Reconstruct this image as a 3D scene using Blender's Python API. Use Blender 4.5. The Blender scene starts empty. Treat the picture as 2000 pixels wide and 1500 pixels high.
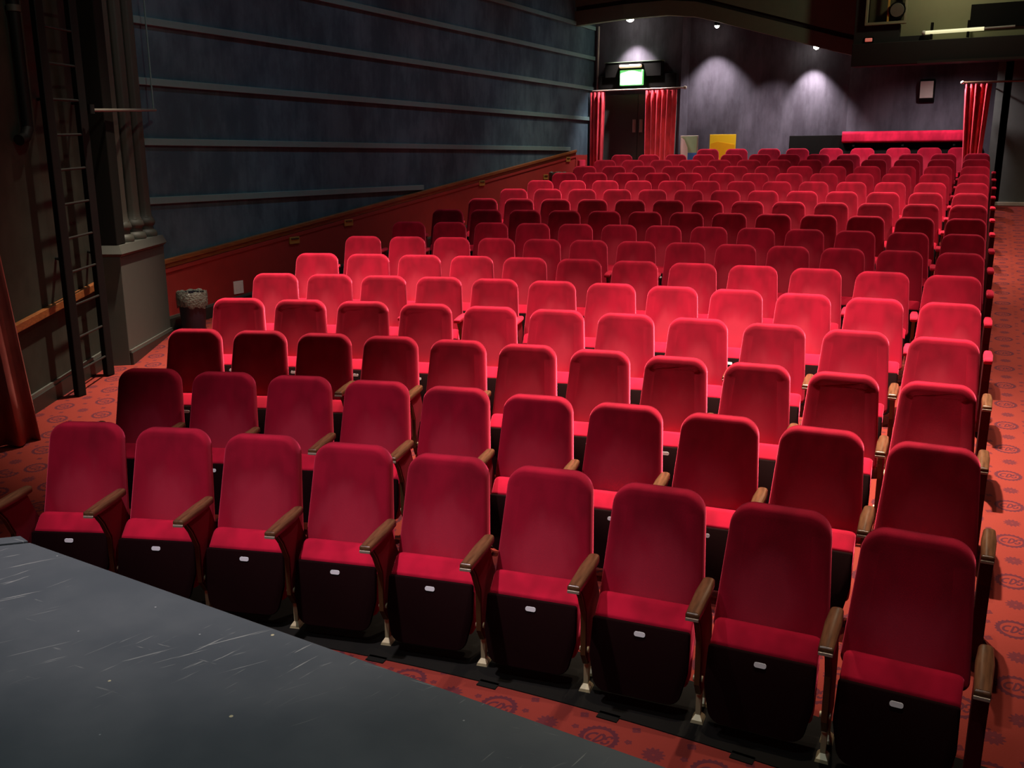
import bpy, bmesh, math, random
from mathutils import Vector, Matrix
random.seed(7)
C = bpy.context.scene.collection
PI = math.pi
sin, cos = math.sin, math.cos

# ------------------------------------------------------------------ materials
def rgba(c): return (c[0], c[1], c[2], 1.0)

class NT:
    """small helper to write node trees"""
    def __init__(self, name):
        self.m = bpy.data.materials.new(name); self.m.use_nodes = True
        self.t = self.m.node_tree; self.t.nodes.clear()
        self.out = self.t.nodes.new('ShaderNodeOutputMaterial')
        self.b = self.t.nodes.new('ShaderNodeBsdfPrincipled')
        self.t.links.new(self.b.outputs[0], self.out.inputs[0])
    def node(self, typ, **kw):
        n = self.t.nodes.new(typ)
        for k, v in kw.items(): setattr(n, k, v)
        return n
    def put(self, sock, v):
        if v is None: return
        if isinstance(v, bpy.types.NodeSocket): self.t.links.new(v, sock)
        else: sock.default_value = v
    def math(self, op, a, b=None, c=None):
        n = self.node('ShaderNodeMath', operation=op)
        self.put(n.inputs[0], a); self.put(n.inputs[1], b); self.put(n.inputs[2], c)
        return n.outputs[0]
    def step(self, x, lo, hi, a=0.0, b=1.0):
        n = self.node('ShaderNodeMapRange', interpolation_type='SMOOTHSTEP')
        self.put(n.inputs[0], x); self.put(n.inputs[1], lo); self.put(n.inputs[2], hi)
        self.put(n.inputs[3], a); self.put(n.inputs[4], b)
        return n.outputs[0]
    def coords(self, which='Object', scale=None, rot=None):
        n = self.node('ShaderNodeTexCoord')
        o = n.outputs[which]
        if scale or rot:
            mp = self.node('ShaderNodeMapping')
            self.t.links.new(o, mp.inputs[0])
            if scale: mp.inputs[3].default_value = scale
            if rot: mp.inputs[2].default_value = rot
            o = mp.outputs[0]
        return o
    def noise(self, vec, scale, detail=3.0, rough=0.55):
        n = self.node('ShaderNodeTexNoise')
        self.t.links.new(vec, n.inputs['Vector'])
        n.inputs['Scale'].default_value = scale; n.inputs['Detail'].default_value = detail
        n.inputs['Roughness'].default_value = rough
        return n.outputs['Fac']
    def mix(self, fac, a, b):
        n = self.node('ShaderNodeMix', data_type='RGBA')
        self.put(n.inputs[0], fac)
        self.put(n.inputs[6], rgba(a) if isinstance(a, tuple) else a)
        self.put(n.inputs[7], rgba(b) if isinstance(b, tuple) else b)
        return n.outputs[2]
    def bump(self, h, strength, dist=0.01):
        n = self.node('ShaderNodeBump')
        n.inputs['Strength'].default_value = strength; n.inputs['Distance'].default_value = dist
        self.t.links.new(h, n.inputs['Height']); self.t.links.new(n.outputs[0], self.b.inputs['Normal'])
    def color(self, c):
        self.put(self.b.inputs['Base Color'], rgba(c) if isinstance(c, tuple) else c)
    def set(self, **kw):
        for k, v in kw.items(): self.b.inputs[k.replace('_', ' ')].default_value = v
        return self

def plain(name, c, rough=0.6, metal=0.0, var=0.12, spec=0.5):
    n = NT(name)
    f = n.noise(n.coords(), 9.0)
    n.color(n.mix(f, tuple(x*(1-var) for x in c), tuple(x*(1+var) for x in c)))
    n.set(Roughness=rough, Metallic=metal); n.b.inputs['Specular IOR Level'].default_value = spec
    return n.m

def emit(name, c, strength):
    n = NT(name); n.color((0.8, 0.8, 0.8))
    n.b.inputs['Emission Color'].default_value = rgba(c); n.b.inputs['Emission Strength'].default_value = strength
    return n.m

def velvet(name, c, sheen=0.5, tint=(1.0, 0.09, 0.18), wear=False):
    n = NT(name)
    oi = n.node('ShaderNodeObjectInfo')
    co = n.coords()
    add = n.node('ShaderNodeVectorMath', operation='ADD')
    n.t.links.new(co, add.inputs[0])
    sc = n.node('ShaderNodeVectorMath', operation='SCALE')
    n.t.links.new(oi.outputs['Location'], sc.inputs[0]); sc.inputs['Scale'].default_value = 3.7
    n.t.links.new(sc.outputs[0], add.inputs[1])
    mp = n.node('ShaderNodeMapping'); mp.inputs[3].default_value = (1.0, 1.0, 0.45)
    n.t.links.new(add.outputs[0], mp.inputs[0])
    f = n.noise(mp.outputs[0], 7.0, 2.0)
    f = n.step(f, 0.3, 0.7)
    col = n.mix(f, tuple(x*0.8 for x in c), tuple(x*1.25 for x in c))
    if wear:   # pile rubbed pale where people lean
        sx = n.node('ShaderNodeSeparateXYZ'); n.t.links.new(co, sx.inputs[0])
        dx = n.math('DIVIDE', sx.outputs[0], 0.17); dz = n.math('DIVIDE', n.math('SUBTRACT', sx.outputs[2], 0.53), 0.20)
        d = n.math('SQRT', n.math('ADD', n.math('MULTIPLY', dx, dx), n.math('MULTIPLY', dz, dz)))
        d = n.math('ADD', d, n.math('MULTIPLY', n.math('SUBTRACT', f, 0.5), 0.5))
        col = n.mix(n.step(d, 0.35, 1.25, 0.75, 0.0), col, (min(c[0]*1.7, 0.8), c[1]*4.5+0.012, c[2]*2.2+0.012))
    n.color(col)
    n.set(Roughness=0.9); n.b.inputs['Specular IOR Level'].default_value = 0.15
    n.b.inputs['Sheen Weight'].default_value = sheen
    n.b.inputs['Sheen Roughness'].default_value = 0.4
    n.b.inputs['Sheen Tint'].default_value = rgba(tint)
    fine = n.noise(co, 420.0, 2.0)
    n.bump(fine, 0.25, 0.002)
    return n.m

M = {}
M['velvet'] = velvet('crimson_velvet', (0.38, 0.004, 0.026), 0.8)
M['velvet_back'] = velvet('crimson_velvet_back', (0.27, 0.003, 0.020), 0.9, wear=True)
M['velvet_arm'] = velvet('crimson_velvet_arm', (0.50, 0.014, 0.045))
M['curtain'] = velvet('red_curtain_cloth', (0.78, 0.075, 0.100), 0.3)
M['house_curtain'] = velvet('house_curtain_cloth', (0.32, 0.085, 0.075), 0.3, (1.0, 0.4, 0.35))
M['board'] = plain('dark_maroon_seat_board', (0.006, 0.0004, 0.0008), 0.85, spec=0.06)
M['end_board'] = plain('dark_red_end_board', (0.055, 0.003, 0.006), 0.8, spec=0.15)
M['standard'] = plain('maroon_side_lining', (0.16, 0.005, 0.016), 0.8, spec=0.2)
M['brass'] = plain('aged_brass_edge', (0.10, 0.068, 0.026), 0.45, 0.6)
M['cream_foot'] = plain('cream_cast_foot', (0.36, 0.30, 0.17), 0.4, 0.2)
M['arm_glint'] = plain('painted_arm_glint', (0.50, 0.42, 0.33), 0.3, 0.3)  # pale colour standing in for the shine on the arm ends
M['plate'] = plain('white_number_plate', (0.80, 0.82, 0.86), 0.35, 0.0, 0.03)
M['plate_mark'] = plain('grey_number_mark', (0.12, 0.12, 0.14), 0.5)
M['black'] = plain('black_paint', (0.005, 0.005, 0.004), 0.8, spec=0.12)
M['ladder_black'] = plain('ladder_black_paint', (0.004, 0.004, 0.004), 0.6, spec=0.2)
M['column'] = plain('grey_green_column_paint', (0.036, 0.038, 0.029), 0.6)
M['rung'] = plain('worn_rung_metal', (0.016, 0.016, 0.014), 0.5, 0.3)
M['pedestal'] = plain('pedestal_grey_paint', (0.054, 0.058, 0.050), 0.6)
M['rail'] = plain('slate_rail_paint', (0.125, 0.23, 0.225), 0.6)
M['skirting'] = plain('black_skirting_paint', (0.016, 0.017, 0.014), 0.45)
M['skirt_top'] = plain('grey_skirting_top', (0.07, 0.075, 0.065), 0.5)
M['bulkhead'] = plain('dark_olive_bulkhead_paint', (0.13, 0.19, 0.125), 0.8)
M['beam'] = plain('dark_beam_paint', (0.016, 0.014, 0.012), 0.8)
M['olive'] = plain('olive_room_wall_paint', (0.24, 0.24, 0.125), 0.8, var=0.06)
M['lobby'] = plain('black_green_lobby_panel', (0.075, 0.090, 0.082), 0.7)
M['steel'] = plain('threshold_steel', (0.60, 0.55, 0.46), 0.4, 0.35)
M['speaker'] = plain('beige_speaker_case', (0.36, 0.33, 0.29), 0.6)
M['socket'] = plain('cream_socket_plate', (0.85, 0.82, 0.72), 0.4, var=0.03)
M['step_light'] = plain('brass_step_light', (0.42, 0.24, 0.05), 0.4, 0.3)
M['bin'] = plain('bin_dark_plastic', (0.010, 0.008, 0.018), 0.45)
M['liner'] = NT('grey_bin_liner'); M['liner'].color(M['liner'].mix(M['liner'].noise(M['liner'].coords(), 30.0), (0.02, 0.022, 0.018), (0.20, 0.21, 0.18)))
M['liner'].set(Roughness=0.16); M['liner'].bump(M['liner'].noise(M['liner'].coords(), 45.0, 4.0), 1.0, 0.02); M['liner'] = M['liner'].m
M['red_pad'] = velvet('red_rail_padding', (0.55, 0.012, 0.05), 0.3)
M['dado'] = plain('oxblood_dado_panel', (0.30, 0.017, 0.013), 0.65, var=0.15)
M['splay'] = None
M['lamp_white'] = emit('spot_lamp_glow', (1.0, 0.93, 0.78), 40.0)
M['exit_glow'] = emit('exit_sign_glow', (0.86, 1.0, 0.84), 4.0)
M['exit_rim'] = emit('exit_sign_green_edge', (0.10, 0.75, 0.16), 1.0)
M['warm_glow'] = emit('warm_lamp_glow', (1.0, 0.62, 0.36), 0.7)
M['tube_glow'] = emit('tube_lamp_glow', (1.0, 0.95, 0.52), 0.75)
M['red_glow'] = emit('red_pilot_glow', (1.0, 0.12, 0.08), 0.35)
M['yellow'] = plain('yellow_board_face', (0.90, 0.62, 0.01), 0.5, var=0.04)
M['yellow_deep'] = plain('amber_board_print', (0.85, 0.42, 0.0), 0.5, var=0.04)
M['poster_green'] = plain('poster_green', (0.33, 0.52, 0.30), 0.5)
M['poster_white'] = plain('poster_white', (0.85, 0.88, 0.85), 0.5, var=0.03)
M['poster_blue'] = plain('poster_blue', (0.06, 0.22, 0.62), 0.5)
M['amber'] = plain('amber_strip', (0.45, 0.25, 0.04), 0.5)

def wood(name, a, b, rough=0.35, axis_scale=(12.0, 1.2, 12.0)):
    n = NT(name)
    f = n.noise(n.coords('Object', axis_scale), 6.0, 4.0)
    n.color(n.mix(n.step(f, 0.3, 0.7), a, b)); n.set(Roughness=rough)
    return n.m
M['arm_wood'] = wood('brown_arm_wood', (0.080, 0.033, 0.015), (0.150, 0.064, 0.029), 0.30)
M['dado_wood'] = wood('orange_brown_rail_wood', (0.16, 0.055, 0.018), (0.26, 0.095, 0.03), 0.3, (12.0, 0.8, 12.0))

def mottled(name, a, b, scale=2.2, zs=0.6, rough=0.85):
    n = NT(name)
    co = n.coords('Object', (1.0, 1.0, zs))
    f = n.noise(co, scale, 5.0, 0.62)
    g = n.noise(n.coords('Object', (6.0, 6.0, 0.7)), 2.4, 3.0)
    h = n.math('ADD', n.math('MULTIPLY', f, 0.82), n.math('MULTIPLY', g, 0.18))
    n.color(n.mix(n.step(h, 0.36, 0.66), a, b)); n.set(Roughness=rough)
    n.b.inputs['Specular IOR Level'].default_value = 0.25
    return n.m
M['wall_blue'] = mottled('blue_suede_wall', (0.036, 0.070, 0.094), (0.078, 0.138, 0.172))
M['wall_back'] = mottled('aubergine_suede_wall', (0.048, 0.044, 0.058), (0.098, 0.094, 0.118), 1.8, 0.45)
M['splay'] = mottled('olive_grey_splay_wall', (0.018, 0.020, 0.014), (0.030, 0.032, 0.024), 2.5, 1.0, 0.7)

# --- carpet: red with rings of lettering, dark flowers and sprigs woven in
def carpet_material():
    n = NT('red_patterned_carpet')
    sep = n.node('ShaderNodeSeparateXYZ'); n.t.links.new(n.coords('Object'), sep.inputs[0])
    X, Y = sep.outputs[0], sep.outputs[1]
    m = n.math
    def lattice(px, py, ox, oy, shear):
        # offsets from the nearest point of a rectangular lattice; the run follows the aisle
        xs = m('ADD', X, m('MULTIPLY', m('SUBTRACT', Y, oy), shear))
        u = m('SUBTRACT', xs, ox); v = m('SUBTRACT', Y, oy)
        lu = m('SUBTRACT', u, m('MULTIPLY', m('ROUND', m('DIVIDE', u, px)), px))
        lv = m('SUBTRACT', v, m('MULTIPLY', m('ROUND', m('DIVIDE', v, py)), py))
        return lu, lv
    def dist(u, v): return m('SQRT', m('ADD', m('MULTIPLY', u, u), m('MULTIPLY', v, v)))
    def band(d, r, w, soft=0.003): return n.step(m('ABSOLUTE', m('SUBTRACT', d, r)), w, w+soft, 1.0, 0.0)
    def ring(u, v):
        d = dist(u, v); a = m('ARCTAN2', v, u)
        teeth = m('MULTIPLY', m('SINE', m('MULTIPLY', a, 22.0)), 0.0035)
        outer = n.step(m('ADD', d, teeth), 0.080, 0.085, 1.0, 0.0)
        inner = n.step(d, 0.059, 0.063, 0.0, 1.0)
        r = m('MULTIPLY', outer, inner)
        # three slanted letters inside the ring
        us = m('SUBTRACT', u, m('MULTIPLY', v, 0.25))
        def arc(cx, cy, rad, w, cond=None):
            k = band(dist(m('SUBTRACT', us, cx), m('MULTIPLY', m('SUBTRACT', v, cy), 0.8)), rad, w)
            return k if cond is None else m('MULTIPLY', k, cond)
        c = arc(-0.026, 0.0, 0.020, 0.004, n.step(us, -0.020, -0.016, 1.0, 0.0))
        dd = arc(-0.006, 0.0, 0.024, 0.004, n.step(us, -0.006, -0.003, 0.0, 1.0))
        bar = m('MULTIPLY', n.step(m('ABSOLUTE', m('ADD', us, 0.006)), 0.004, 0.006, 1.0, 0.0),
                n.step(m('ABSOLUTE', v), 0.030, 0.034, 1.0, 0.0))
        s1 = arc(0.037, 0.014, 0.0115, 0.0035, n.step(m('SUBTRACT', us, m('MULTIPLY', v, 1.0)), 0.030, 0.033, 1.0, 0.0))
        s2 = arc(0.037, -0.014, 0.0115, 0.0035, n.step(m('SUBTRACT', us, m('MULTIPLY', v, 1.0)), 0.041, 0.044, 0.0, 1.0))
        for q in (c, dd, bar, s1, s2): r = m('MAXIMUM', r, q)
        return r
    def flower(u, v, rad, petals):
        d = dist(u, v); a = m('ARCTAN2', v, u)
        w = m('MULTIPLY', m('SINE', m('MULTIPLY', a, petals)), rad*0.16)
        k = n.step(m('ADD', d, w), rad, rad*1.12, 0.8, 0.0)
        return m('MULTIPLY', k, n.step(d, rad*0.12, rad*0.2, 0.4, 1.0))
    def pattern(px, py, ox, oy, shear):
        hx, hy = px/2, py/2
        r = ring(*lattice(px, py, ox, oy, shear))
        r = m('MAXIMUM', r, ring(*lattice(px, py, ox+hx, oy+hy, shear)))
        for (dx, dy) in ((hx, 0), (0, hy)):
            r = m('MAXIMUM', r, flower(*lattice(px, py, ox+dx, oy+dy, shear), 0.040, 12.0))
        r = m('MAXIMUM', r, flower(*lattice(hx, hy, ox+hx/2, oy+hy/2, shear), 0.018, 4.0))
        r = m('MAXIMUM', r, flower(*lattice(hx, py, ox+hx/2, oy+0.03, shear), 0.014, 5.0))
        return r
    front = pattern(0.47, 0.49, -1.31, 3.12, 0.0)
    aisle = pattern(0.47, 0.488, 0.150, 4.745, 0.0465)
    sel = n.step(Y, 3.898, 3.902)
    pat = m('ADD', m('MULTIPLY', front, m('SUBTRACT', 1.0, sel)), m('MULTIPLY', aisle, sel))
    weave = n.noise(n.coords('Object', (1.0, 1.0, 1.0)), 260.0, 2.0)
    big = n.noise(n.coords(), 1.6, 3.0)
    red = n.mix(big, (0.140, 0.019, 0.014), (0.195, 0.029, 0.020))
    red = n.mix(m('MULTIPLY', weave, 0.35), red, (0.12, 0.016, 0.014))
    n.color(n.mix(m('MULTIPLY', pat, 0.72), red, (0.028, 0.010, 0.022)))
    n.set(Roughness=0.95); n.b.inputs['Specular IOR Level'].default_value = 0.1
    n.bump(weave, 0.4, 0.004)
    return n.m
M['carpet'] = carpet_material()

def stage_material():
    n = NT('scuffed_black_stage_paint')
    m = n.math
    co = n.coords()
    base = n.mix(n.step(n.noise(co, 2.2, 4.0), 0.3, 0.7), (0.052, 0.064, 0.070), (0.078, 0.090, 0.094))
    # scuffs along two directions
    def scuff(rot, sc, lo, seed):
        c0 = n.node('ShaderNodeMapping'); n.t.links.new(co, c0.inputs[0]); c0.inputs[2].default_value = (0, 0, -rot)
        c = n.node('ShaderNodeMapping'); n.t.links.new(c0.outputs[0], c.inputs[0])
        c.inputs[1].default_value = (seed, seed*1.7, 0); c.inputs[3].default_value = sc
        f = n.noise(c.outputs[0], 1.0, 3.0, 0.6)
        patch = n.step(n.noise(co, 1.3, 2.0), 0.48, 0.62)
        return m('MULTIPLY', n.step(f, lo, lo+0.05), patch)
    s = m('MAXIMUM', scuff(1.40, (4.2, 70.0, 1.0), 0.665, 3.1), scuff(1.05, (3.0, 85.0, 1.0), 0.675, 9.4))
    s = m('MAXIMUM', s, m('MULTIPLY', scuff(0.1, (6.0, 80.0, 1.0), 0.69, 5.2), 0.7))
    col = n.mix(m('MULTIPLY', s, 0.6), base, (0.36, 0.37, 0.33))
    v = n.node('ShaderNodeTexVoronoi'); n.t.links.new(co, v.inputs['Vector']); v.inputs['Scale'].default_value = 9.0
    sepc = n.node('ShaderNodeSeparateColor'); n.t.links.new(v.outputs['Color'], sepc.inputs[0])
    rare = n.step(sepc.outputs[0], 0.72, 0.73)
    chip = m('MULTIPLY', n.step(v.outputs['Distance'], 0.045, 0.06, 1.0, 0.0), rare)
    col = n.mix(m('MULTIPLY', chip, 0.9), col, (0.50, 0.45, 0.26))
    v2 = n.node('ShaderNodeTexVoronoi'); n.t.links.new(co, v2.inputs['Vector']); v2.inputs['Scale'].default_value = 17.0
    sp2 = n.node('ShaderNodeSeparateColor'); n.t.links.new(v2.outputs['Color'], sp2.inputs[0])
    chip2 = m('MULTIPLY', n.step(v2.outputs['Distance'], 0.04, 0.07, 1.0, 0.0), n.step(sp2.outputs[1], 0.80, 0.81))
    col = n.mix(m('MULTIPLY', chip2, 0.6), col, (0.40, 0.42, 0.40))
    n.color(col); n.set(Roughness=0.62)
    n.b.inputs['Specular IOR Level'].default_value = 0.35
    n.bump(n.noise(co, 300.0), 0.1, 0.002)
    return n.m
M['stage'] = stage_material()

# ------------------------------------------------------------------ mesh helpers
class MB:
    def __init__(self): self.v = []; self.f = []
    def add(self, verts, faces):
        o = len(self.v); self.v += [tuple(x) for x in verts]; self.f += [tuple(i+o for i in f) for f in faces]; return self
    def box(self, x0, x1, y0, y1, z0, z1):
        return self.add([(x0,y0,z0),(x1,y0,z0),(x1,y1,z0),(x0,y1,z0),(x0,y0,z1),(x1,y0,z1),(x1,y1,z1),(x0,y1,z1)],
                        [(0,3,2,1),(4,5,6,7),(0,1,5,4),(1,2,6,5),(2,3,7,6),(3,0,4,7)])
    def obox(self, o, a, b, c):
        """box spanned by edge vectors a, b, c from corner o"""
        o, a, b, c = map(Vector, (o, a, b, c))
        P = [o, o+a, o+a+b, o+b, o+c, o+a+c, o+a+b+c, o+b+c]
        return self.add(P, [(0,3,2,1),(4,5,6,7),(0,1,5,4),(1,2,6,5),(2,3,7,6),(3,0,4,7)])
    def prism(self, poly, ext, mp=lambda a, b, t: (a, b, t)):
        """polygon extruded between ext[0] and ext[1]; mp maps (a, b, t) to xyz"""
        n = len(poly)
        V = [mp(a, b, ext[0]) for a, b in poly] + [mp(a, b, ext[1]) for a, b in poly]
        F = [tuple(range(n-1, -1, -1)), tuple(range(n, 2*n))] + [(i, (i+1) % n, n+(i+1) % n, n+i) for i in range(n)]
        return self.add(V, F)
    def loft(self, rings, cap=True, closed=True):
        n = len(rings[0]); V = [p for r in rings for p in r]; F = []
        for k in range(len(rings)-1):
            for i in range(n if closed else n-1):
                F.append((k*n+i, k*n+(i+1) % n, (k+1)*n+(i+1) % n, (k+1)*n+i))
        if cap: F += [tuple(range(n-1, -1, -1)), tuple(range((len(rings)-1)*n, len(rings)*n))]
        return self.add(V, F)
    def tube(self, p0, p1, r0, r1=None, n=12):
        r1 = r0 if r1 is None else r1
        p0, p1 = Vector(p0), Vector(p1); d = (p1-p0).normalized()
        a = d.orthogonal().normalized(); b = d.cross(a)
        R = lambda p, r: [p+(a*cos(2*PI*i/n)+b*sin(2*PI*i/n))*r for i in range(n)]
        return self.loft([R(p0, r0), R(p1, r1)])
    def lathe(self, c, prof, n=24, fl=None):
        """prof: list of (radius, z) around a vertical axis; fl(i) scales the radius per segment"""
        R = [[(c[0]+r*(fl(i) if fl else 1)*cos(2*PI*i/n), c[1]+r*(fl(i) if fl else 1)*sin(2*PI*i/n), c[2]+z) for i in range(n)] for r, z in prof]
        return self.loft(R)
    def build(self, name, mat, parent=None, smooth=False, bevel=0.0, seg=2, origin=None):
        me = bpy.data.meshes.new(name)
        V = self.v
        if origin is not None: V = [(x-origin[0], y-origin[1], z-origin[2]) for x, y, z in V]
        me.from_pydata(V, [], self.f)
        bm = bmesh.new(); bm.from_mesh(me)
        bmesh.ops.recalc_face_normals(bm, faces=bm.faces)
        if bevel:
            es = [e for e in bm.edges if len(e.link_faces) == 2 and e.calc_face_angle(0) > 0.6]
            bmesh.ops.bevel(bm, geom=es, offset=bevel, segments=seg, affect='EDGES', profile=0.5, clamp_overlap=True)
        for f in bm.faces: f.smooth = smooth
        if smooth:
            for e in bm.edges:
                if len(e.link_faces) == 2 and e.calc_face_angle(0) > 0.9: e.smooth = False
        bm.to_mesh(me); bm.free()
        me.materials.append(mat)
        o = bpy.data.objects.new(name, me); C.objects.link(o)
        if parent is not None: o.parent = parent
        if origin is not None: o.location = origin
        return o

def thing(name, label, cat, loc=(0, 0, 0), rz=0.0, group=None):
    o = bpy.data.objects.new(name, None); C.objects.link(o)
    o.empty_display_size = 0.1
    o.location = loc; o.rotation_euler = (0, 0, rz)
    o['label'] = label; o['category'] = cat
    if group: o['group'] = group
    return o
def tag(o, label, cat, group=None):
    o['label'] = label; o['category'] = cat
    if group: o['group'] = group
    return o
def struct(o): o['kind'] = 'structure'; return o

# ------------------------------------------------------------------ the raked floor
CX, CY = -1.149, -6.657            # centre of the seating arcs
ROWS = [  # seats, pitch, radius, angle of the aisle seat, floor height
    (9, 0.5231, 10.3357, 0.08847, 0.0), (10, 0.5195, 11.3317, 0.07724, 0.0773), (11, 0.5122, 12.308, 0.06516, 0.1596),
    (11, 0.551, 13.2957, 0.05606, 0.2467), (12, 0.5359, 14.2926, 0.04916, 0.3379), (12, 0.5563, 15.2783, 0.04188, 0.4327),
    (13, 0.5224, 16.2908, 0.03816, 0.5306), (13, 0.5243, 17.287, 0.03327, 0.631), (13, 0.5262, 18.2835, 0.02892, 0.7332),
    (13, 0.5267, 19.2816, 0.02513, 0.8368), (13, 0.527, 20.2777, 0.02151, 0.9412), (13, 0.5282, 21.2764, 0.01843, 1.0458),
    (13, 0.5295, 22.2753, 0.01563, 1.1501), (13, 0.5327, 23.2777, 0.01332, 1.2534), (13, 0.532, 24.2751, 0.01082, 1.3553),
    (13, 0.5329, 25.2709, 0.00841, 1.4551)]
def zr(r):
    if r <= ROWS[0][2]: return 0.0
    for a, b in zip(ROWS, ROWS[1:]):
        if r <= b[2]: return a[4]+(b[4]-a[4])*(r-a[2])/(b[2]-a[2])
    return ROWS[-1][4]
def zf(x, y): return zr(math.hypot(max(x, -7.0)-CX, y-CY))

def grid_floor():
    xs = [-9.0+0.2*i for i in range(71)]; ys = [-2.0+0.2*j for j in range(117)]
    V = [(x, y, zf(x, y)) for y in ys for x in xs]; nx = len(xs)
    F = [(j*nx+i, j*nx+i+1, (j+1)*nx+i+1, (j+1)*nx+i) for j in range(len(ys)-1) for i in range(nx-1)]
    return struct(MB().add(V, F).build('floor', M['carpet'], smooth=True))
grid_floor()

# ------------------------------------------------------------------ seats
def offset_poly(P, d):
    """inset a counter-clockwise convex outline by d"""
    n = len(P); out = []
    for i in range(n):
        a = Vector(P[i-1]); b = Vector(P[i]); c = Vector(P[(i+1) % n])
        t = ((b-a).normalized()+(c-b).normalized()).normalized()
        out.append((b.x-t.y*d, b.y+t.x*d))
    return out
def rounded_outline(corners, seg=7):
    """corners: (x, z, radius), counter-clockwise"""
    P = []; n = len(corners)
    for i in range(n):
        x, z, r = corners[i]; p = Vector((x, z))
        a = (Vector(corners[i-1][:2])-p).normalized(); b = (Vector(corners[(i+1) % n][:2])-p).normalized()
        ang = a.angle(b); L = r/math.tan(ang/2)
        c = p+(a+b).normalized()*(r/sin(ang/2))
        s, e = p+a*L-c, p+b*L-c
        a0 = math.atan2(s.y, s.x); da = math.atan2(e.y, e.x)-a0
        while da <= -PI: da += 2*PI
        while da > PI: da -= 2*PI
        for k in range(seg+1):
            t = a0+da*k/seg; P.append((c.x+r*cos(t), c.y+r*sin(t)))
    return P
def backrest_mb(w):
    out = rounded_outline([(-0.236*w, 0.37, 0.035), (0.236*w, 0.37, 0.035), (0.200*w, 0.897, 0.088), (-0.200*w, 0.897, 0.088)], 8)
    prof = [(0.035, 0.036), (0.010, 0.034), (0.001, 0.024), (0.0, 0.002), (0.0, -0.016), (0.003, -0.026), (0.009, -0.033), (0.018, -0.0365), (0.040, -0.039), (0.072, -0.040)]
    R = []
    for ins, y in prof:
        ring = []
        for x, z in offset_poly(out, ins):
            bow = 0.010*(1-(x/0.22)**2) if z > 0.6 else 0.0
            q = 0.9-z                                   # reclines more towards the seat
            hollow = 0.012*(x/0.22)**2 if y < 0 else 0.0
            ring.append((x, y-hollow*0.6-0.045*q-0.29*q*q, z+bow))
        R.append(ring)
    return MB().loft(R)
def cushion_mb(w):
    # folded-up cushion seen from its rounded front edge; profile in (forward, z)
    prof = rounded_outline([(0.150, 0.30, 0.03), (0.205, 0.135, 0.02), (0.288, 0.130, 0.012), (0.247, 0.386, 0.020), (0.165, 0.468, 0.034), (0.140, 0.440, 0.02)], 4)
    cx = sum(a for a, _ in prof)/len(prof); cz = sum(b for _, b in prof)/len(prof)
    h = 0.213*w; R = []
    for x, s in ((-h, 0.90), (-h+0.006, 0.955), (-h+0.018, 0.99), (-h+0.035, 1.0), (h-0.035, 1.0), (h-0.018, 0.99), (h-0.006, 0.955), (h, 0.90)):
        R.append([(x, -(cx+(a-cx)*s), cz+(b-cz)*s) for a, b in prof])
    return MB().loft(R)
def panel_mb(w):
    # dark underside board, leaning, with rounded lower corners
    out = rounded_outline([(-0.185*w, 0.070, 0.06), (0.185*w, 0.070, 0.06), (0.218*w, 0.22, 0.09), (0.214*w, 0.382, 0.012), (-0.214*w, 0.382, 0.012), (-0.218*w, 0.22, 0.09)], 5)
    f = lambda z: 0.256+(0.383-z)*0.185
    R = []
    for ins, d in ((0.004, 0.0), (0.0, 0.004), (0.0, 0.012), (0.004, 0.017)):
        R.append([(x, -(f(z)+0.002+d), z) for x, z in offset_poly(out, ins)])
    return MB().loft(R)
def plate_mb():
    m = MB(); z0 = 0.343; f = 0.256+(0.383-z0)*0.185+0.019
    P = rounded_outline([(-0.024, z0-0.010, 0.009), (0.024, z0-0.010, 0.009), (0.024, z0+0.010, 0.009), (-0.024, z0+0.010, 0.009)], 4)
    m.loft([[(x, -(f+(0.383-z-0.04)*0.185)+0.002, z) for x, z in P], [(x, -(f+(0.383-z-0.04)*0.185)-0.003, z) for x, z in P]])
    return m
def plate_mark_mb():
    m = MB(); z0 = 0.343; f = 0.256+(0.383-z0)*0.185+0.0222
    m.box(-0.0035, 0.0035, -f-0.0012, -f, z0-0.0095, z0+0.0095)
    return m
def standard_mb(x):
    poly = [(0.10, 0.13), (0.29, 0.13), (0.335, 0.20), (0.340, 0.40), (0.395, 0.50), (0.45, 0.566), (0.21, 0.566), (0.16, 0.46), (0.12, 0.40)]
    return MB().prism(poly, (x-0.013, x+0.013), lambda a, b, t: (t, -a, b))
def end_panel_mb(x):
    # upholstered board closing the row at the aisle
    poly = [(0.02, 0.02), (0.30, 0.02), (0.36, 0.16), (0.40, 0.42), (0.47, 0.566), (0.12, 0.566), (0.05, 0.46)]
    return MB().prism(poly, (x-0.020, x+0.032), lambda a, b, t: (t, -a, b))
def edge_mb(x):
    # metal strip closing the front of the side panel
    P = [(0.295, 0.132), (0.343, 0.20), (0.348, 0.398), (0.403, 0.498), (0.458, 0.564)]
    m = MB(); V = []
    for a, b in P:
        V += [(x-0.011, -a, b), (x+0.011, -a, b), (x+0.011, -a-0.005, b), (x-0.011, -a-0.005, b)]
    m.loft([V[4*i:4*i+4] for i in range(len(P))])
    return m
def foot_mb(x, fw):
    m = MB()
    m.loft([[(x+sx*0.011, -(fw+sy*0.022), 0.132) for sx, sy in ((-1,-1),(1,-1),(1,1),(-1,1))],
            [(x+sx*0.010, -(fw+0.01+sy*0.014), 0.03) for sx, sy in ((-1,-1),(1,-1),(1,1),(-1,1))],
            [(x+sx*0.022, -(fw+0.012+sy*0.030), 0.012) for sx, sy in ((-1,-1),(1,-1),(1,1),(-1,1))],
            [(x+sx*0.026, -(fw+0.012+sy*0.034), 0.0) for sx, sy in ((-1,-1),(1,-1),(1,1),(-1,1))]])
    return m
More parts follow.
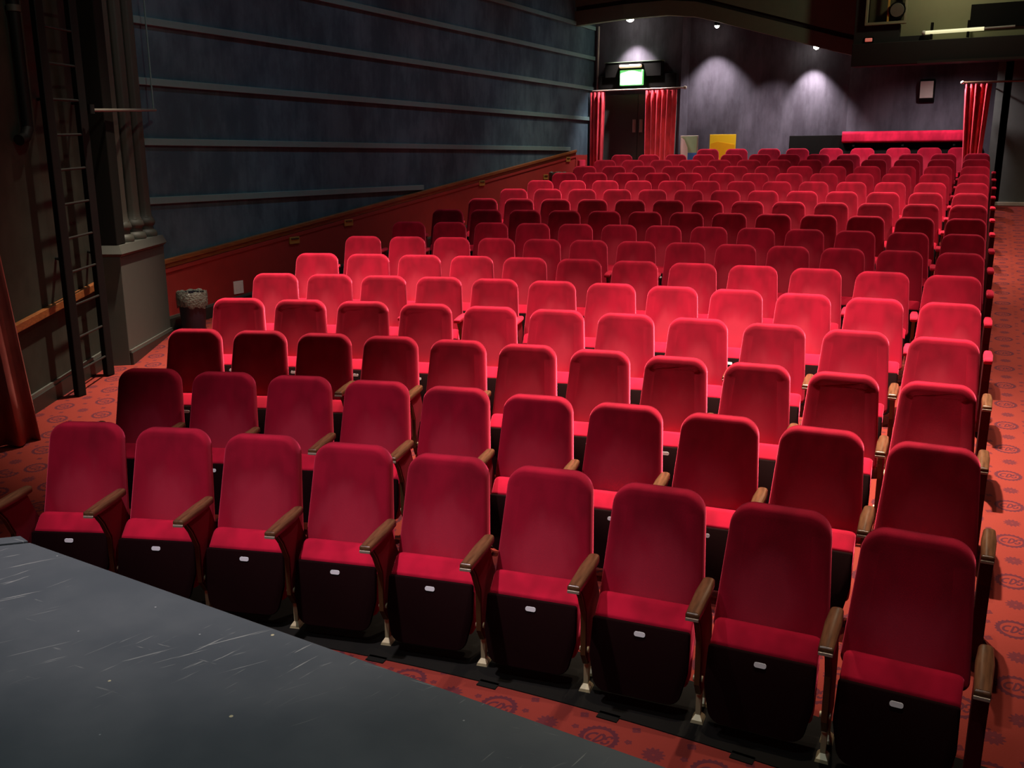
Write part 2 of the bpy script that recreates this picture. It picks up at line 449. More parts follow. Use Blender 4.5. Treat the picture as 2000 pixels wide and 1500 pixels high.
def bolt_mb(x):
    return MB().tube((x-0.020, -0.318, 0.215), (x+0.020, -0.318, 0.215), 0.014, 0.014, 10)
def arm_mb(x):
    P = rounded_outline([(x-0.027, -0.515, 0.006), (x+0.027, -0.515, 0.006), (x+0.031, -0.30, 0.05), (x+0.024, -0.165, 0.022), (x-0.024, -0.165, 0.022), (x-0.031, -0.30, 0.05)], 4)
    R = []
    for ins, z in ((0.006, 0.566), (0.0, 0.571), (0.0, 0.592), (0.003, 0.598), (0.009, 0.601)):
        R.append([(a, b, z) for a, b in offset_poly(P, ins)])
    return MB().loft(R)

def glint_mb(x):
    return MB().box(x-0.0255, x+0.0255, -0.5185, -0.512, 0.567, 0.580)  # highlight on the polished arm edge, put in as a pale strip

GROUP = 'red velvet theatre seats'
def make_seat(pitch, armmat, both, aisle):
    """one prototype; returns root with parts"""
    w = pitch/0.53; h = pitch/2
    t = thing('theatre_seat', 'x', 'theatre seat', group=GROUP)
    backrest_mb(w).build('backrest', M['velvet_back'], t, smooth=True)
    cu = cushion_mb(w).build('seat_cushion', M['velvet'], t, smooth=True)
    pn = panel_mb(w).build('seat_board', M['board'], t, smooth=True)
    pl = plate_mb().build('number_plate', M['plate'], pn)
    for x in ([h, -h] if both else [h]):
        if aisle and x > 0:
            end_panel_mb(x).build('end_panel', M['end_board'], t, bevel=0.006)
            a = arm_mb(x+0.006).build('armrest', armmat, t, smooth=True)
            if armmat is M['arm_wood']: glint_mb(x+0.006).build('front_glint', M['arm_glint'], a, bevel=0.002)
            continue
        st = standard_mb(x).build('side_panel', M['standard'], t, bevel=0.003)
        edge_mb(x).build('metal_edge', M['brass'], st)
        foot_mb(x, 0.265).build('foot', M['cream_foot'], st)
        foot_mb(x, 0.13).build('foot', M['cream_foot'], st)
        bolt_mb(x).build('pivot_bolt', M['cream_foot'], st, smooth=True)
        a = arm_mb(x).build('armrest', armmat, t, smooth=True)
        if armmat is M['arm_wood']: glint_mb(x).build('front_glint', M['arm_glint'], a, bevel=0.002)
    return t
def copy_tree(o, parent=None):
    c = o.copy(); C.objects.link(c)
    if parent is not None: c.parent = parent
    for ch in list(o.children): copy_tree(ch, c)
    return c
FACE = math.radians(5.5)            # the seats are turned a little towards the middle of the stage
ORD = 'first second third fourth fifth sixth seventh eighth ninth tenth eleventh twelfth thirteenth fourteenth fifteenth sixteenth seventeenth'.split()
protos = {}
def seat(pitch, arm, both, aisle=False):
    key = (round(pitch, 2), arm, both, aisle)
    if key not in protos:
        protos[key] = make_seat(key[0] if abs(key[0]-pitch) < 0.02 else pitch, M[arm], both, aisle); return protos[key]
    return copy_tree(protos[key])
for k, (n, s, R, th, z) in enumerate(ROWS):
    arm = 'arm_wood' if k < 4 else 'velvet_arm'
    for j in range(n):
        t = th-j*s/R
        o = seat(s, arm, j == n-1, j == 0)
        o.location = (CX+R*sin(t), CY+R*cos(t), z+(0.005 if k == 0 else 0.0)); o.rotation_euler = (0, 0, -t+FACE)
        adj = 'with wooden armrests' if k < 4 else 'with red armrests'
        row = 'front row' if k == 0 else ORD[k]+' row'
        end = ('aisle end of the '+row) if j == 0 else ('left end of the '+row) if j == n-1 else ORD[j]+' from the aisle in the '+row
        o['label'] = 'red velvet seat '+adj+', '+end
        for c in o.children:                      # every folded seat rests a little differently
            if c.name.startswith('backrest'): c.rotation_euler = (random.uniform(-0.012, 0.012), 0, 0)

# flat black strip under the front row, with small tabs along its front edge
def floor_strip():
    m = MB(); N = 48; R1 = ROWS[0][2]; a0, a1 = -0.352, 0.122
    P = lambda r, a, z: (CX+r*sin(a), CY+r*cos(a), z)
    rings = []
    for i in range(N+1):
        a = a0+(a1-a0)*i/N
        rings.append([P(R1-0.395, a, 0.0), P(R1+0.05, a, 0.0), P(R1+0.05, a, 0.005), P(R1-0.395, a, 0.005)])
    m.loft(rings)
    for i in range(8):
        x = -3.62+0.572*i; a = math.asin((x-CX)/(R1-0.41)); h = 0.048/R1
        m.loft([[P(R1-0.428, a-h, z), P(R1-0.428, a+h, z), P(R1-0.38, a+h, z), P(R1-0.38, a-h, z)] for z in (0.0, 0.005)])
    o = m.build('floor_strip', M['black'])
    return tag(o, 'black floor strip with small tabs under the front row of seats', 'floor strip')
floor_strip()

# last row: separate chairs on a low step in front of the back wall
def step_platform():
    m = MB(); N = 24; a0, a1 = -0.186, 0.022
    def ring(r, z): return [(CX+r*sin(a0+(a1-a0)*i/N), CY+r*cos(a0+(a1-a0)*i/N), z) for i in range(N+1)]
    m.loft([ring(25.50, 1.40), ring(25.50, 1.565), ring(26.12, 1.565), ring(26.12, 1.40)], cap=False, closed=False)
    return struct(m.build('floor_step', M['carpet']))
step_platform()
LAST_ANGLES = (-5.90, 19.11), (-5.34, 19.21), (-4.71, 19.30), (-4.17, 19.37), (-3.54, 19.43), (-2.97, 19.48), (-2.33, 19.52), (-1.79, 19.53), (-1.26, 19.54)
for i, (x, y) in enumerate(LAST_ANGLES):
    x, y = x*0.991, y*0.991
    t = math.atan2(x-CX, y-CY); r = 25.98
    o = seat(0.53 if i == 7 else 0.553, 'velvet_arm', i % 2 == 0 and i < 8)
    o.location = (CX+r*sin(t), CY+r*cos(t), 1.565); o.rotation_euler = (0, 0, -t+0.03)
    o['label'] = 'red velvet seat '+('at the left end' if i == 0 else 'at the right end' if i == 8 else ORD[i]+' from the left')+' of the last row by the back wall'

# ------------------------------------------------------------------ stage
def stage():
    Z = 0.8
    t = thing('stage_platform', 'black painted scuffed stage platform filling the lower left foreground', 'stage', (-1.0, 1.0, 0))
    o = (-1.0, 1.0, 0)
    L = lambda P: [(x-o[0], y-o[1]) for x, y in P]
    top = [(4.0, 1.76), (-3.385, 2.145), (-5.9, -0.40), (-5.9, -1.9), (4.0, -1.9)]
    MB().prism(L(top), (0.0, Z)).build('deck', M['stage'], t, bevel=0.004)
    strip = [(-3.40, 2.146), (-3.475, 2.165), (-5.97, -0.36), (-5.97, -0.45), (-5.91, -0.40)]
    MB().prism(L(strip), (0.0, Z+0.004)).build('edge_board', M['stage'], t, bevel=0.004)
    return t
stage()

# ------------------------------------------------------------------ left wall
XW = -8.4
def dado_z(y): return 1.22+0.1158*(y-7.33)
wl = struct(MB().box(XW-0.2, XW, 6.6, 19.2, -0.2, 9.0).build('wall_left', M['wall_blue']))
def ybar(x0, x1, y0, y1, zfun, za, zb, n=24):
    """bar along the wall following zfun, between za and zb above it"""
    R = []
    for i in range(n+1):
        y = y0+(y1-y0)*i/n; z = zfun(y)
        R.append([(x0, y, z+za), (x1, y, z+za), (x1, y, z+zb), (x0, y, z+zb)])
    return MB().loft(R)
for i, z in enumerate((1.82, 2.44, 3.06, 3.67, 4.28, 4.87)):
    struct(MB().box(XW, XW+0.035, 6.9, min(18.95, (z-1.22)/0.1158+7.25), z, z+0.075).build('trim_%d' % (i+1), M['rail'], bevel=0.004))
def panel():
    R = []
    for i in range(25):
        y = 6.9+(18.05-6.9)*i/24
        R.append([(XW, y, zf(XW, y)), (XW+0.02, y, zf(XW, y)), (XW+0.02, y, dado_z(y)-0.10), (XW, y, dado_z(y)-0.10)])
    o = MB().loft(R).build('dado_panel', M['dado'], wl); return o
panel()
MB().box(XW, XW+0.03, 18.05, 18.62, 1.45, 2.36).build('dado_panel', M['dado'], wl)
m = ybar(XW, XW+0.055, 6.9, 18.05, dado_z, -0.05, 0.0); ybar_b = ybar(XW, XW+0.035, 6.9, 18.05, dado_z, -0.10, -0.05)
m.add(ybar_b.v, ybar_b.f)
struct(m.build('trim_7', M['dado_wood'], bevel=0.006))
# a second, thin red moulding below the wooden rail
struct(ybar(XW+0.02, XW+0.032, 6.9, 18.05, dado_z, -0.155, -0.105).build('trim_8', M['dado'], bevel=0.004))
b = ybar(XW+0.02, XW+0.045, 6.9, 18.6, lambda y: zf(XW, y), 0.0, 0.135)
struct(b.build('baseboard_left', M['skirting'], bevel=0.004))
struct(ybar(XW+0.02, XW+0.032, 6.9, 18.6, lambda y: zf(XW, y), 0.135, 0.16).build('baseboard_left_cap', M['skirt_top']))

# socket plate and step lights on the dado
def wall_plate(name, y, z, w, h, mat, label, cat, group=None, kids=None):
    t = thing(name, label, cat, (XW+0.02, y, z), 0, group)
    MB().box(0, 0.010, -w/2, w/2, -h/2, h/2).build('plate', mat, t, bevel=0.003)
    if kids:
        for yy in kids: MB().box(0.0085, 0.013, yy-0.012, yy+0.012, -h*0.25, h*0.25).build('switch', M['socket'] if mat is not M['socket'] else mat, t, bevel=0.001)
    return t
wall_plate('socket_plate', 8.36, 0.775, 0.16, 0.155, M['socket'], 'square cream socket plate low on the red dado near the bin', 'socket', kids=(-0.035, 0.035))
for y, z, lab in ((9.40, 1.265, 'small brass step light on the red dado, nearest to the dark pedestal'),
                  (10.53, 1.425, 'small brass step light on the red dado, second from the dark pedestal'),
                  (14.22, 1.88, 'small brass step light on the red dado, third from the dark pedestal'),
                  (16.67, 1.94, 'small brass step light on the red dado, fourth from the dark pedestal'),
                  (17.68, 2.27, 'small brass step light at the far end of the red dado')):
    t = thing('step_light', lab, 'step light', (XW+0.02, y, z), 0, 'brass step lights on the dado')
    MB().box(0, 0.018, -0.095, 0.095, -0.045, 0.045).build('plate', M['step_light'], t, bevel=0.003)
    MB().box(0.016, 0.028, -0.07, 0.07, 0.012, 0.032).build('hood', M['brass'], t, bevel=0.003)

# ------------------------------------------------------------------ splayed proscenium wall at the left
SP = Vector((-7.25, 4.80, 0)); SD = Vector((-0.46, 0.888, 0)).normalized(); SN = Vector((SD.y, -SD.x, 0))   # SN faces the seats
def sp(t, off=0.0, z=0.0): return SP+SD*t+SN*off+Vector((0, 0, z))
ws = struct(MB().obox(sp(-2.6, -0.2, -0.2), SD*5.05, SN*0.2, (0, 0, 9.2)).build('wall_proscenium', M['splay']))
def sloped_bar(t0, t1, o0, o1, z0a, z0b, z1a, z1b):
    A, B = sp(t0), sp(t1)
    R = []
    for P, za, zb in ((A, z0a, z0b), (B, z1a, z1b)):
        R.append([P+SN*o0+Vector((0,0,za)), P+SN*o1+Vector((0,0,za)), P+SN*o1+Vector((0,0,zb)), P+SN*o0+Vector((0,0,zb))])
    return MB().loft(R)
struct(sloped_bar(-1.6, 1.75, 0, 0.05, 0.78, 0.85, 1.13, 1.20).build('trim_9', M['dado_wood'], bevel=0.006))
def zsp(t): p = sp(t); return zf(p.x, p.y)
struct(sloped_bar(-2.4, 1.6, 0, 0.03, zsp(-2.4)-0.03, zsp(-2.4)+0.14, zsp(1.6)-0.03, zsp(1.6)+0.14).build('baseboard_proscenium', M['skirting'], bevel=0.004))
struct(sloped_bar(-2.4, 1.6, 0, 0.02, zsp(-2.4)+0.14, zsp(-2.4)+0.17, zsp(1.6)+0.14, zsp(1.6)+0.17).build('baseboard_proscenium_cap', M['skirt_top']))

# pedestal with three colonnettes and a flat pilaster
PA = Vector((-7.65, 6.12, 0)); PD = Vector((-0.5156, 0.8568, 0)); PN = Vector((PD.y, -PD.x, 0)); PN = Vector((0.8568, 0.5156, 0))
def pp(t, off=0.0, z=0.0): return PA+PD*t+PN*off+Vector((0, 0, z))
ped = thing('column_pedestal', 'grey painted pedestal carrying three slim fluted columns beside the ladder', 'pedestal', (-7.95, 6.6, 0.25))
O = Vector((-7.95, 6.6, 0.25))
def loc(P): return P-O
MB().obox(loc(pp(0, -0.26, 0.25)), PD*1.30, PN*0.26, (0, 0, 1.13)).build('shaft_block', M['pedestal'], ped, bevel=0.006)
mm = MB()
def frustum(t0, t1, o0, o1, za, zb, g):
    A = [pp(t0, o0, za), pp(t1, o0, za), pp(t1, o1, za), pp(t0, o1, za)]
    B = [pp(t0-g, o0, zb), pp(t1+g, o0, zb), pp(t1+g, o1+g, zb), pp(t0-g, o1+g, zb)]
    return [[loc(p) for p in A], [loc(p) for p in B]]
mm.loft(frustum(0, 1.30, -0.26, 0, 1.38, 1.41, 0.03)); mm.loft(frustum(-0.03, 1.33, -0.26, 0.03, 1.41, 1.49, -0.03))
mm.build('cap_moulding', M['pedestal'], ped)
MB().obox(loc(pp(0.0, 0.0, 0.20)), PD*1.30, PN*0.03, (0, 0, 0.24)).build('plinth', M['skirting'], ped, bevel=0.005)
MB().obox(loc(pp(0.0, 0.0, 0.44)), PD*1.30, PN*0.018, (0, 0, 0.025)).build('plinth_cap', M['skirt_top'], ped)
for i, t in enumerate((0.44, 0.80, 1.15)):
    c = pp(t, -0.13, 1.49)
    col = thing('fluted_column', 'slim fluted grey column on the pedestal, '+('nearest the ladder' if i == 0 else 'middle of three' if i == 1 else 'nearest the blue wall'), 'column', c, 0, 'slim fluted columns on the pedestal')
    MB().lathe((0, 0, 0), [(0.092, 0.20), (0.080, 0.23), (0.076, 0.30)]+[(0.075-0.003*k/14, 0.5+0.5*k) for k in range(14)], 48, lambda q: 1.0-0.05*(0.5+0.5*cos(q*PI/3))).build('shaft', M['column'], col, smooth=True)
    MB().lathe((0, 0, 0), [(0.116, 0.0), (0.122, 0.025), (0.113, 0.06), (0.088, 0.075), (0.084, 0.11), (0.100, 0.125), (0.108, 0.15), (0.10, 0.18), (0.088, 0.20)], 32).build('base', M['column'], col, smooth=True)
# flat dark pilaster between ladder and columns
o2 = pp(0.0, -0.2, 1.49)
pil = thing('flat_pilaster', 'tall flat black pilaster between the ladder and the fluted columns', 'pilaster', o2)
MB().obox(pp(0.0, -0.215, 1.49)-o2, PD*0.22, PN*0.20, (0, 0, 7.2)).build('shaft', M['black'], pil, bevel=0.008)
MB().obox(pp(0.225, -0.20, 1.49)-o2, PD*0.03, PN*0.14, (0, 0, 7.2)).build('edge_bead', M['column'], pil, bevel=0.004)

# ladder fixed to the splayed wall
lad = thing('wall_ladder', 'tall black steel ladder standing against the dark splayed wall', 'ladder', (-7.27, 5.25, zf(-7.27, 5.25)))
la = Vector((-7.27, 5.25, 0)); lb = Vector((-7.56, 5.79, 0)); lz = zf(-7.27, 5.25)
for q, dz in ((la, 0.0), (lb, 0.05)):
    d = q-la
    MB().box(d.x-0.035, d.x+0.035, d.y-0.04, d.y+0.04, dz, 8.2).build('ladder_rail', M['ladder_black'], lad, bevel=0.008)
for i in range(25):
    z = 0.22+0.29*i
    MB().tube((0, 0, z), (lb.x-la.x, lb.y-la.y, z+0.02), 0.011, n=8).build('rung', M['rung'], lad, smooth=True)
for z in (1.2, 2.55, 4.6):
    for q in (la, lb):
        m = MB(); d = q-la; tpar = (q-SP).dot(SD)+0.22; wpt = sp(tpar)
        m.tube((d.x, d.y, z), (wpt.x-la.x, wpt.y-la.y, z), 0.014, n=8)
        m.build('bracket', M['ladder_black'], lad, smooth=True)

# pipe with a bend on the splayed wall
c0 = sp(0.30, 0.06, 0); pipe = thing('bent_pipe', 'black pipe with a bend running up the dark wall left of the ladder', 'pipe', (c0.x, c0.y, 2.45))
m = MB(); pts = [(0, 0, 6.3), (0, 0, 0.12), (0.0, 0.0, 0.02)]
m.tube((0, 0, 6.0), (0, 0, 0.10), 0.045, n=12)
e = SD*0.16
m.tube((0, 0, 0.10), (-e.x*0.4, -e.y*0.4, 0.02), 0.045, n=12); m.tube((-e.x*0.4, -e.y*0.4, 0.02), (-e.x, -e.y, 0.0), 0.045, n=12)
m.build('tube', M['ladder_black'], pipe, smooth=True)
for z in (1.0, 2.6, 4.2): MB().tube((0, 0, z), (0, 0, z+0.05), 0.056, n=12).build('clamp', M['column'], pipe, smooth=True)
# slim steel bar reaching across the columns, with its hanging wire
b0 = Vector((-7.44, 5.80, 2.72)); b1 = Vector((-8.22, 7.20, 2.80))
bar = thing('steel_bar', 'slim steel bar held out level in front of the fluted columns', 'bar', b0)
MB().tube((0, 0, 0), b1-b0, 0.015, n=10).build('rod', plain('dull_steel_rod', (0.35, 0.33, 0.28), 0.4, 0.7), bar, smooth=True)
MB().tube((0, 0, -0.03), (0, 0, 0.05), 0.03, n=10).build('clamp', M['ladder_black'], bar, smooth=True)
MB().tube(b1-b0+Vector((0.04, -0.06, 0.012)), b1-b0+Vector((0.04, -0.06, 4.6)), 0.008, n=6).build('wire', M['rail'], bar, smooth=True)

# ------------------------------------------------------------------ curtains
def pleated(path, z0, z1, amp, n_folds, name, mat, parent, top_gather=1.0, bot_gather=1.0, lean=0.0, seed=0, nz=10, ref=0.5, thick=0.012):
    """hanging cloth along path (list of xy); gather factors squeeze it about `ref` of its length"""
    rnd = random.Random(seed)
    P = [Vector((x, y, 0)) for x, y in path]
    L = [0.0]
    for a, b in zip(P, P[1:]): L.append(L[-1]+(b-a).length)
    def at(u):
        s = u*L[-1]
        for i in range(len(P)-1):
            if s <= L[i+1] or i == len(P)-2:
                d = (P[i+1]-P[i]); k = (s-L[i])/(L[i+1]-L[i]); return P[i]+d*k, d.normalized()
    ph = [rnd.uniform(-0.5, 0.5) for _ in range(n_folds+2)]
    N = n_folds*10
    rings = []
    for j in range(nz+1):
        v = j/nz; z = z0+(z1-z0)*v
        g = bot_gather+(top_gather-bot_gather)*v
        row = []
        for i in range(N+1):
            u = i/N; uu = ref+(u-ref)*g
            p, d = at(max(min(uu, 1.0), 0.0)) if 0 <= uu <= 1 else (at(0)[0]+at(0)[1]*uu*L[-1], at(0)[1]) if uu < 0 else (at(1)[0]+at(1)[1]*(uu-1)*L[-1], at(1)[1])
            nrm = Vector((d.y, -d.x, 0))
            w = sin(2*PI*n_folds*u+0.7*sin(5*u+seed))*amp*(0.75+0.25*sin(3.1*u*n_folds+ph[int(u*n_folds)]*3))
            w *= 0.8+0.3*(1-v)
            row.append(tuple(p+nrm*w+Vector((0, 0, z))))
        rings.append(row)
    o = MB().loft(rings, cap=False, closed=False).build(name, mat, parent, smooth=True)
    sm = o.modifiers.new('thickness', 'SOLIDIFY'); sm.thickness = thick
    return o
hc = thing('house_curtain', 'dusty red house curtain hanging at the left edge beside the stage', 'curtain', (-6.7, 4.0, 0.13))
def sh(P, o): return [(x-o[0], y-o[1]) for x, y in P]
pleated(sh([(-6.60, 4.37), (-6.76, 4.00), (-6.86, 3.3), (-6.80, 2.7)], (-6.7, 4.0)), 0.03, 7.6, 0.065, 9, 'cloth', M['house_curtain'], hc, 0.55, 1.0, seed=3, nz=16, ref=0.8)

# ------------------------------------------------------------------ back wall
YB = 19.0
def wall_piece(name, a, b, z0, z1, mat, th=0.15):
    A, B = Vector((*a, 0)), Vector((*b, 0)); d = (B-A).normalized(); nrm = Vector((-d.y, d.x, 0))
    return struct(MB().obox(A+Vector((0, 0, z0)), B-A, nrm*th, (0, 0, z1-z0)).build(name, mat))
wall_piece('wall_back', (-8.6, YB), (-6.50, YB), 1.2, 9.0, M['wall_back'])
wall_piece('wall_back_jog', (-6.50, YB), (-6.42, 19.26), 1.2, 9.0, M['wall_back'])
wall_piece('wall_back_angled', (-6.42, 19.26), (-3.45, 20.3), 1.2, 9.0, M['wall_back'])
wall_piece('wall_back_right', (-3.45, 20.3), (-0.66, 20.3), 1.2, 9.0, M['wall_back'])
wall_piece('wall_lobby_side', (-0.66, 20.45), (-0.66, 19.10), 1.2, 9.0, M['lobby'], 0.12)
wall_piece('wall_lobby', (-0.78, 19.10), (5.0, 19.10), 1.2, 9.0, M['lobby'])
struct(MB().box(-0.85, 5.0, 19.06, 19.10, 1.455, 1.52).build('trim_10', M['steel'], bevel=0.006))
# thin vertical conduit in the back left corner
tag(MB().tube((-8.33, 18.95, 1.45), (-8.30, 18.95, 4.95), 0.022, n=10).build('conduit', M['speaker'], smooth=True), 'thin grey conduit running up the back left corner', 'conduit')

# double door with stepped pelmet
d1 = thing('door_1', 'black double door under the exit sign', 'door', (-7.38, 18.97, 1.455)); d1['kind'] = 'structure'
del d1['label']; del d1['category']
for x0, x1, hx in ((-0.82, -0.005, -0.075), (0.005, 0.82, 0.075)):
    lf = MB().box(x0, x1, -0.04, 0.02, 0.01, 2.12).build('door_leaf', M['lobby'], d1, bevel=0.004)
    MB().box(hx-0.035, hx+0.035, -0.048, -0.038, 1.36, 1.62).build('push_plate', M['steel'], lf, bevel=0.002)
    MB().tube((hx, -0.075, 1.38), (hx, -0.075, 1.6), 0.012, n=8).build('pull_handle', M['steel'], lf, smooth=True)
pelm = thing('door_pelmet', 'stepped black pelmet board above the double door', 'pelmet', (-7.5, 18.90, 3.67))
m = MB().box(-0.74, 0.96, -0.06, 0.08, 0.02, 0.28); m.build('lower_board', M['black'], pelm, bevel=0.006)
MB().box(-0.58, 0.64, -0.09, 0.08, 0.24, 0.53).build('upper_board', M['black'], pelm, bevel=0.006)
MB().box(-0.60, 0.66, -0.10, 0.08, 0.53, 0.545).build('top_ledge', M['bulkhead'], pelm)
ex = thing('exit_sign', 'glowing white and green exit sign on the pelmet above the door', 'exit sign', (-7.47, 18.735, 3.74))
MB().box(-0.25, 0.25, -0.0, 0.07, 0.0, 0.30).build('housing', M['exit_rim'], ex, bevel=0.01)
P = rounded_outline([(-0.232, 0.018, 0.02), (0.232, 0.018, 0.02), (0.232, 0.235, 0.05), (0.0, 0.292, 0.3), (-0.232, 0.235, 0.05)], 5)
MB().prism(P, (-0.006, 0.004), lambda a, b, t: (a, t, b)).build('light_face', M['exit_glow'], ex)
wlamp = thing('strip_lamp', 'small warm strip lamp above the exit sign', 'lamp', (-7.50, 18.715, 4.085))
MB().box(-0.24, 0.24, 0.0, 0.08, 0.0, 0.06).build('tube_cover', M['warm_glow'], wlamp, bevel=0.02)
MB().box(-0.26, 0.26, 0.03, 0.09, 0.055, 0.085).build('housing', M['black'], wlamp, bevel=0.006)

# curtains on a rod at the door
rod = thing('curtain_rod', 'pale metal curtain rod across the double door', 'curtain rod', (-7.4, 18.72, 3.655))
MB().tube((-0.92, 0, 0), (1.06, 0, 0), 0.016, n=10).build('rod', M['steel'], rod, smooth=True)
MB().lathe((1.09, 0, -0.03), [(0.012, 0), (0.034, 0.012), (0.036, 0.03), (0.034, 0.05), (0.012, 0.062)], 14).build('finial', M['steel'], rod, smooth=True)
for x in (-0.80, 0.99): MB().tube((x, 0, 0), (x, 0.26, 0), 0.01, n=8).build('bracket', M['steel'], rod, smooth=True)
lc = thing('door_curtain', 'red curtain tied back on the left side of the double door', 'curtain', (-8.2, 18.72, 1.47), group='red curtains at the back wall')
pleated([(-0.15, 0), (0.16, 0)], 0.0, 2.155, 0.045, 4, 'cloth', M['curtain'], lc, 1.05, 0.85, seed=1, ref=0.3)
rc = thing('door_curtain', 'wide red curtain bunched on the right side of the double door', 'curtain', (-6.80, 18.72, 1.47), group='red curtains at the back wall')
pleated([(-0.33, 0), (0.32, 0)], 0.0, 2.155, 0.05, 6, 'cloth', M['curtain'], rc, 1.0, 0.92, seed=2, ref=0.35)

# lobby curtain and its rod
rod2 = thing('curtain_rod', 'dark curtain rod above the lobby opening at far right', 'curtain rod', (-1.3, 18.74, 3.56))
MB().tube((0, 0, 0), (3.4, 0, -0.02), 0.018, n=10).build('rod', plain('bronze_rod', (0.20, 0.13, 0.08), 0.4, 0.6), rod2, smooth=True)
MB().lathe((0.0, 0, -0.03), [(0.01, 0), (0.03, 0.015), (0.032, 0.03), (0.03, 0.045), (0.01, 0.06)], 12).build('finial', M['steel'], rod2, smooth=True)
MB().tube((0.35, 0, 0), (0.35, 0.26, 0), 0.01, n=8).build('bracket', M['black'], rod2, smooth=True)
qc = thing('lobby_curtain', 'red curtain narrowing downward beside the dark lobby panel', 'curtain', (-1.02, 18.74, 1.47), group='red curtains at the back wall')
pleated([(-0.24, 0), (0.18, 0)], 0.0, 2.06, 0.045, 5, 'cloth', M['curtain'], qc, 1.0, 0.50, seed=5, ref=0.62)

# padded rail on a black partition
part = thing('black_partition', 'low black partition behind the last row of seats', 'partition', (-3.0, 19.98, 1.455))
MB().box(-1.75, 1.95, -0.04, 0.04, 0.0, 1.27).build('board', M['black'], part, bevel=0.006)
for x in (-1.70, 0.1, 1.9): MB().box(x-0.04, x+0.04, -0.06, 0.06, 0.0, 1.285).build('post', M['black'], part, bevel=0.006)
prail = thing('padded_rail', 'long red padded leaning rail on the black partition', 'rail', (-2.31, 19.95, 2.745))
P = rounded_outline([(-0.16, -0.17, 0.05), (0.10, -0.17, 0.02), (0.10, 0.045, 0.05), (-0.16, 0.045, 0.06)], 5)
R_ = []
for x in (-1.12, 1.12): R_.append([(x, a, b) for a, b in P])
MB().loft(R_).build('padding', M['red_pad'], prail, smooth=True)
for x in (-0.9, 0.0, 0.9): MB().box(x-0.02, x+0.02, -0.10, 0.02, -0.24, -0.165).build('bracket', M['black'], prail)
# loudspeaker high on the wall
spk = thing('wall_speaker', 'small beige loudspeaker high on the back wall above the red rail', 'loudspeaker', (-2.0, 20.3, 3.38))
MB().prism([(-0.26, 0.30), (-0.18, 0.0), (-0.06, -0.06), (0.0, -0.06), (0.0, 0.33), (-0.20, 0.36)], (-0.13, 0.13), lambda a, b, t: (t, a, b)).build('cabinet', M['black'], spk, bevel=0.006)
MB().prism([(-0.272, 0.315), (-0.192, 0.015), (-0.18, 0.018), (-0.26, 0.318)], (-0.115, 0.115), lambda a, b, t: (t, a, b)).build('grille', M['speaker'], spk, bevel=0.002)

# display boards standing behind the last seats
bd = thing('poster_stand', 'small green white and blue poster board standing beside the door curtain', 'poster board', (-6.24, 18.90, 1.455), 0.0)
MB().box(-0.185, 0.185, -0.008, 0.012, 0.42, 1.28).build('board', M['speaker'], bd, bevel=0.004)
MB().box(-0.165, 0.165, -0.013, -0.008, 0.78, 1.26).build('green_print', M['poster_green'], bd)
MB().add([(-0.165, -0.0145, 0.78), (0.0, -0.0145, 0.78), (-0.03, -0.0145, 1.05), (-0.10, -0.0145, 1.20), (-0.165, -0.0145, 1.24), (-0.165, -0.0135, 0.78), (0.0, -0.0135, 0.78), (-0.03, -0.0135, 1.05), (-0.10, -0.0135, 1.20), (-0.165, -0.0135, 1.24)],
         [(0,1,2,3,4), (9,8,7,6,5), (0,5,6,1), (1,6,7,2), (2,7,8,3), (3,8,9,4), (4,9,5,0)]).build('white_print', M['poster_white'], bd)
MB().box(-0.02, 0.165, -0.016, -0.013, 0.60, 0.94).build('blue_print', M['poster_blue'], bd)
for x in (-0.15, 0.15): MB().tube((x, 0.0, 0.0), (x, 0.0, 0.5), 0.012, n=8).build('leg', M['steel'], bd, smooth=True)
MB().box(-0.2, 0.2, -0.10, 0.10, 0.0, 0.02).build('foot', M['steel'], bd, bevel=0.004)
yb = thing('display_board', 'bright yellow display board standing behind the leftmost last row seat', 'display board', (-5.66, 19.28, 1.455), 0.28)
MB().box(-0.26, 0.26, 0.0, 0.02, 0.40, 1.30).build('board', M['yellow'], yb, bevel=0.004)
MB().add([(-0.24, -0.004, 0.45), (0.20, -0.004, 0.45), (0.24, -0.004, 1.10), (-0.10, -0.004, 1.16), (-0.24, -0.004, 1.12), (-0.24, 0.0, 0.45), (0.20, 0.0, 0.45), (0.24, 0.0, 1.10), (-0.10, 0.0, 1.16), (-0.24, 0.0, 1.12)],
         [(0,1,2,3,4), (9,8,7,6,5), (0,5,6,1), (1,6,7,2), (2,7,8,3), (3,8,9,4), (4,9,5,0)]).build('amber_print', M['yellow_deep'], yb)
for x in (-0.22, 0.22): MB().tube((x, 0.01, 0.0), (x, 0.01, 0.42), 0.012, n=8).build('leg', M['steel'], yb, smooth=True)
MB().box(-0.26, 0.26, -0.05, 0.06, 0.0, 0.02).build('foot', M['steel'], yb, bevel=0.004)

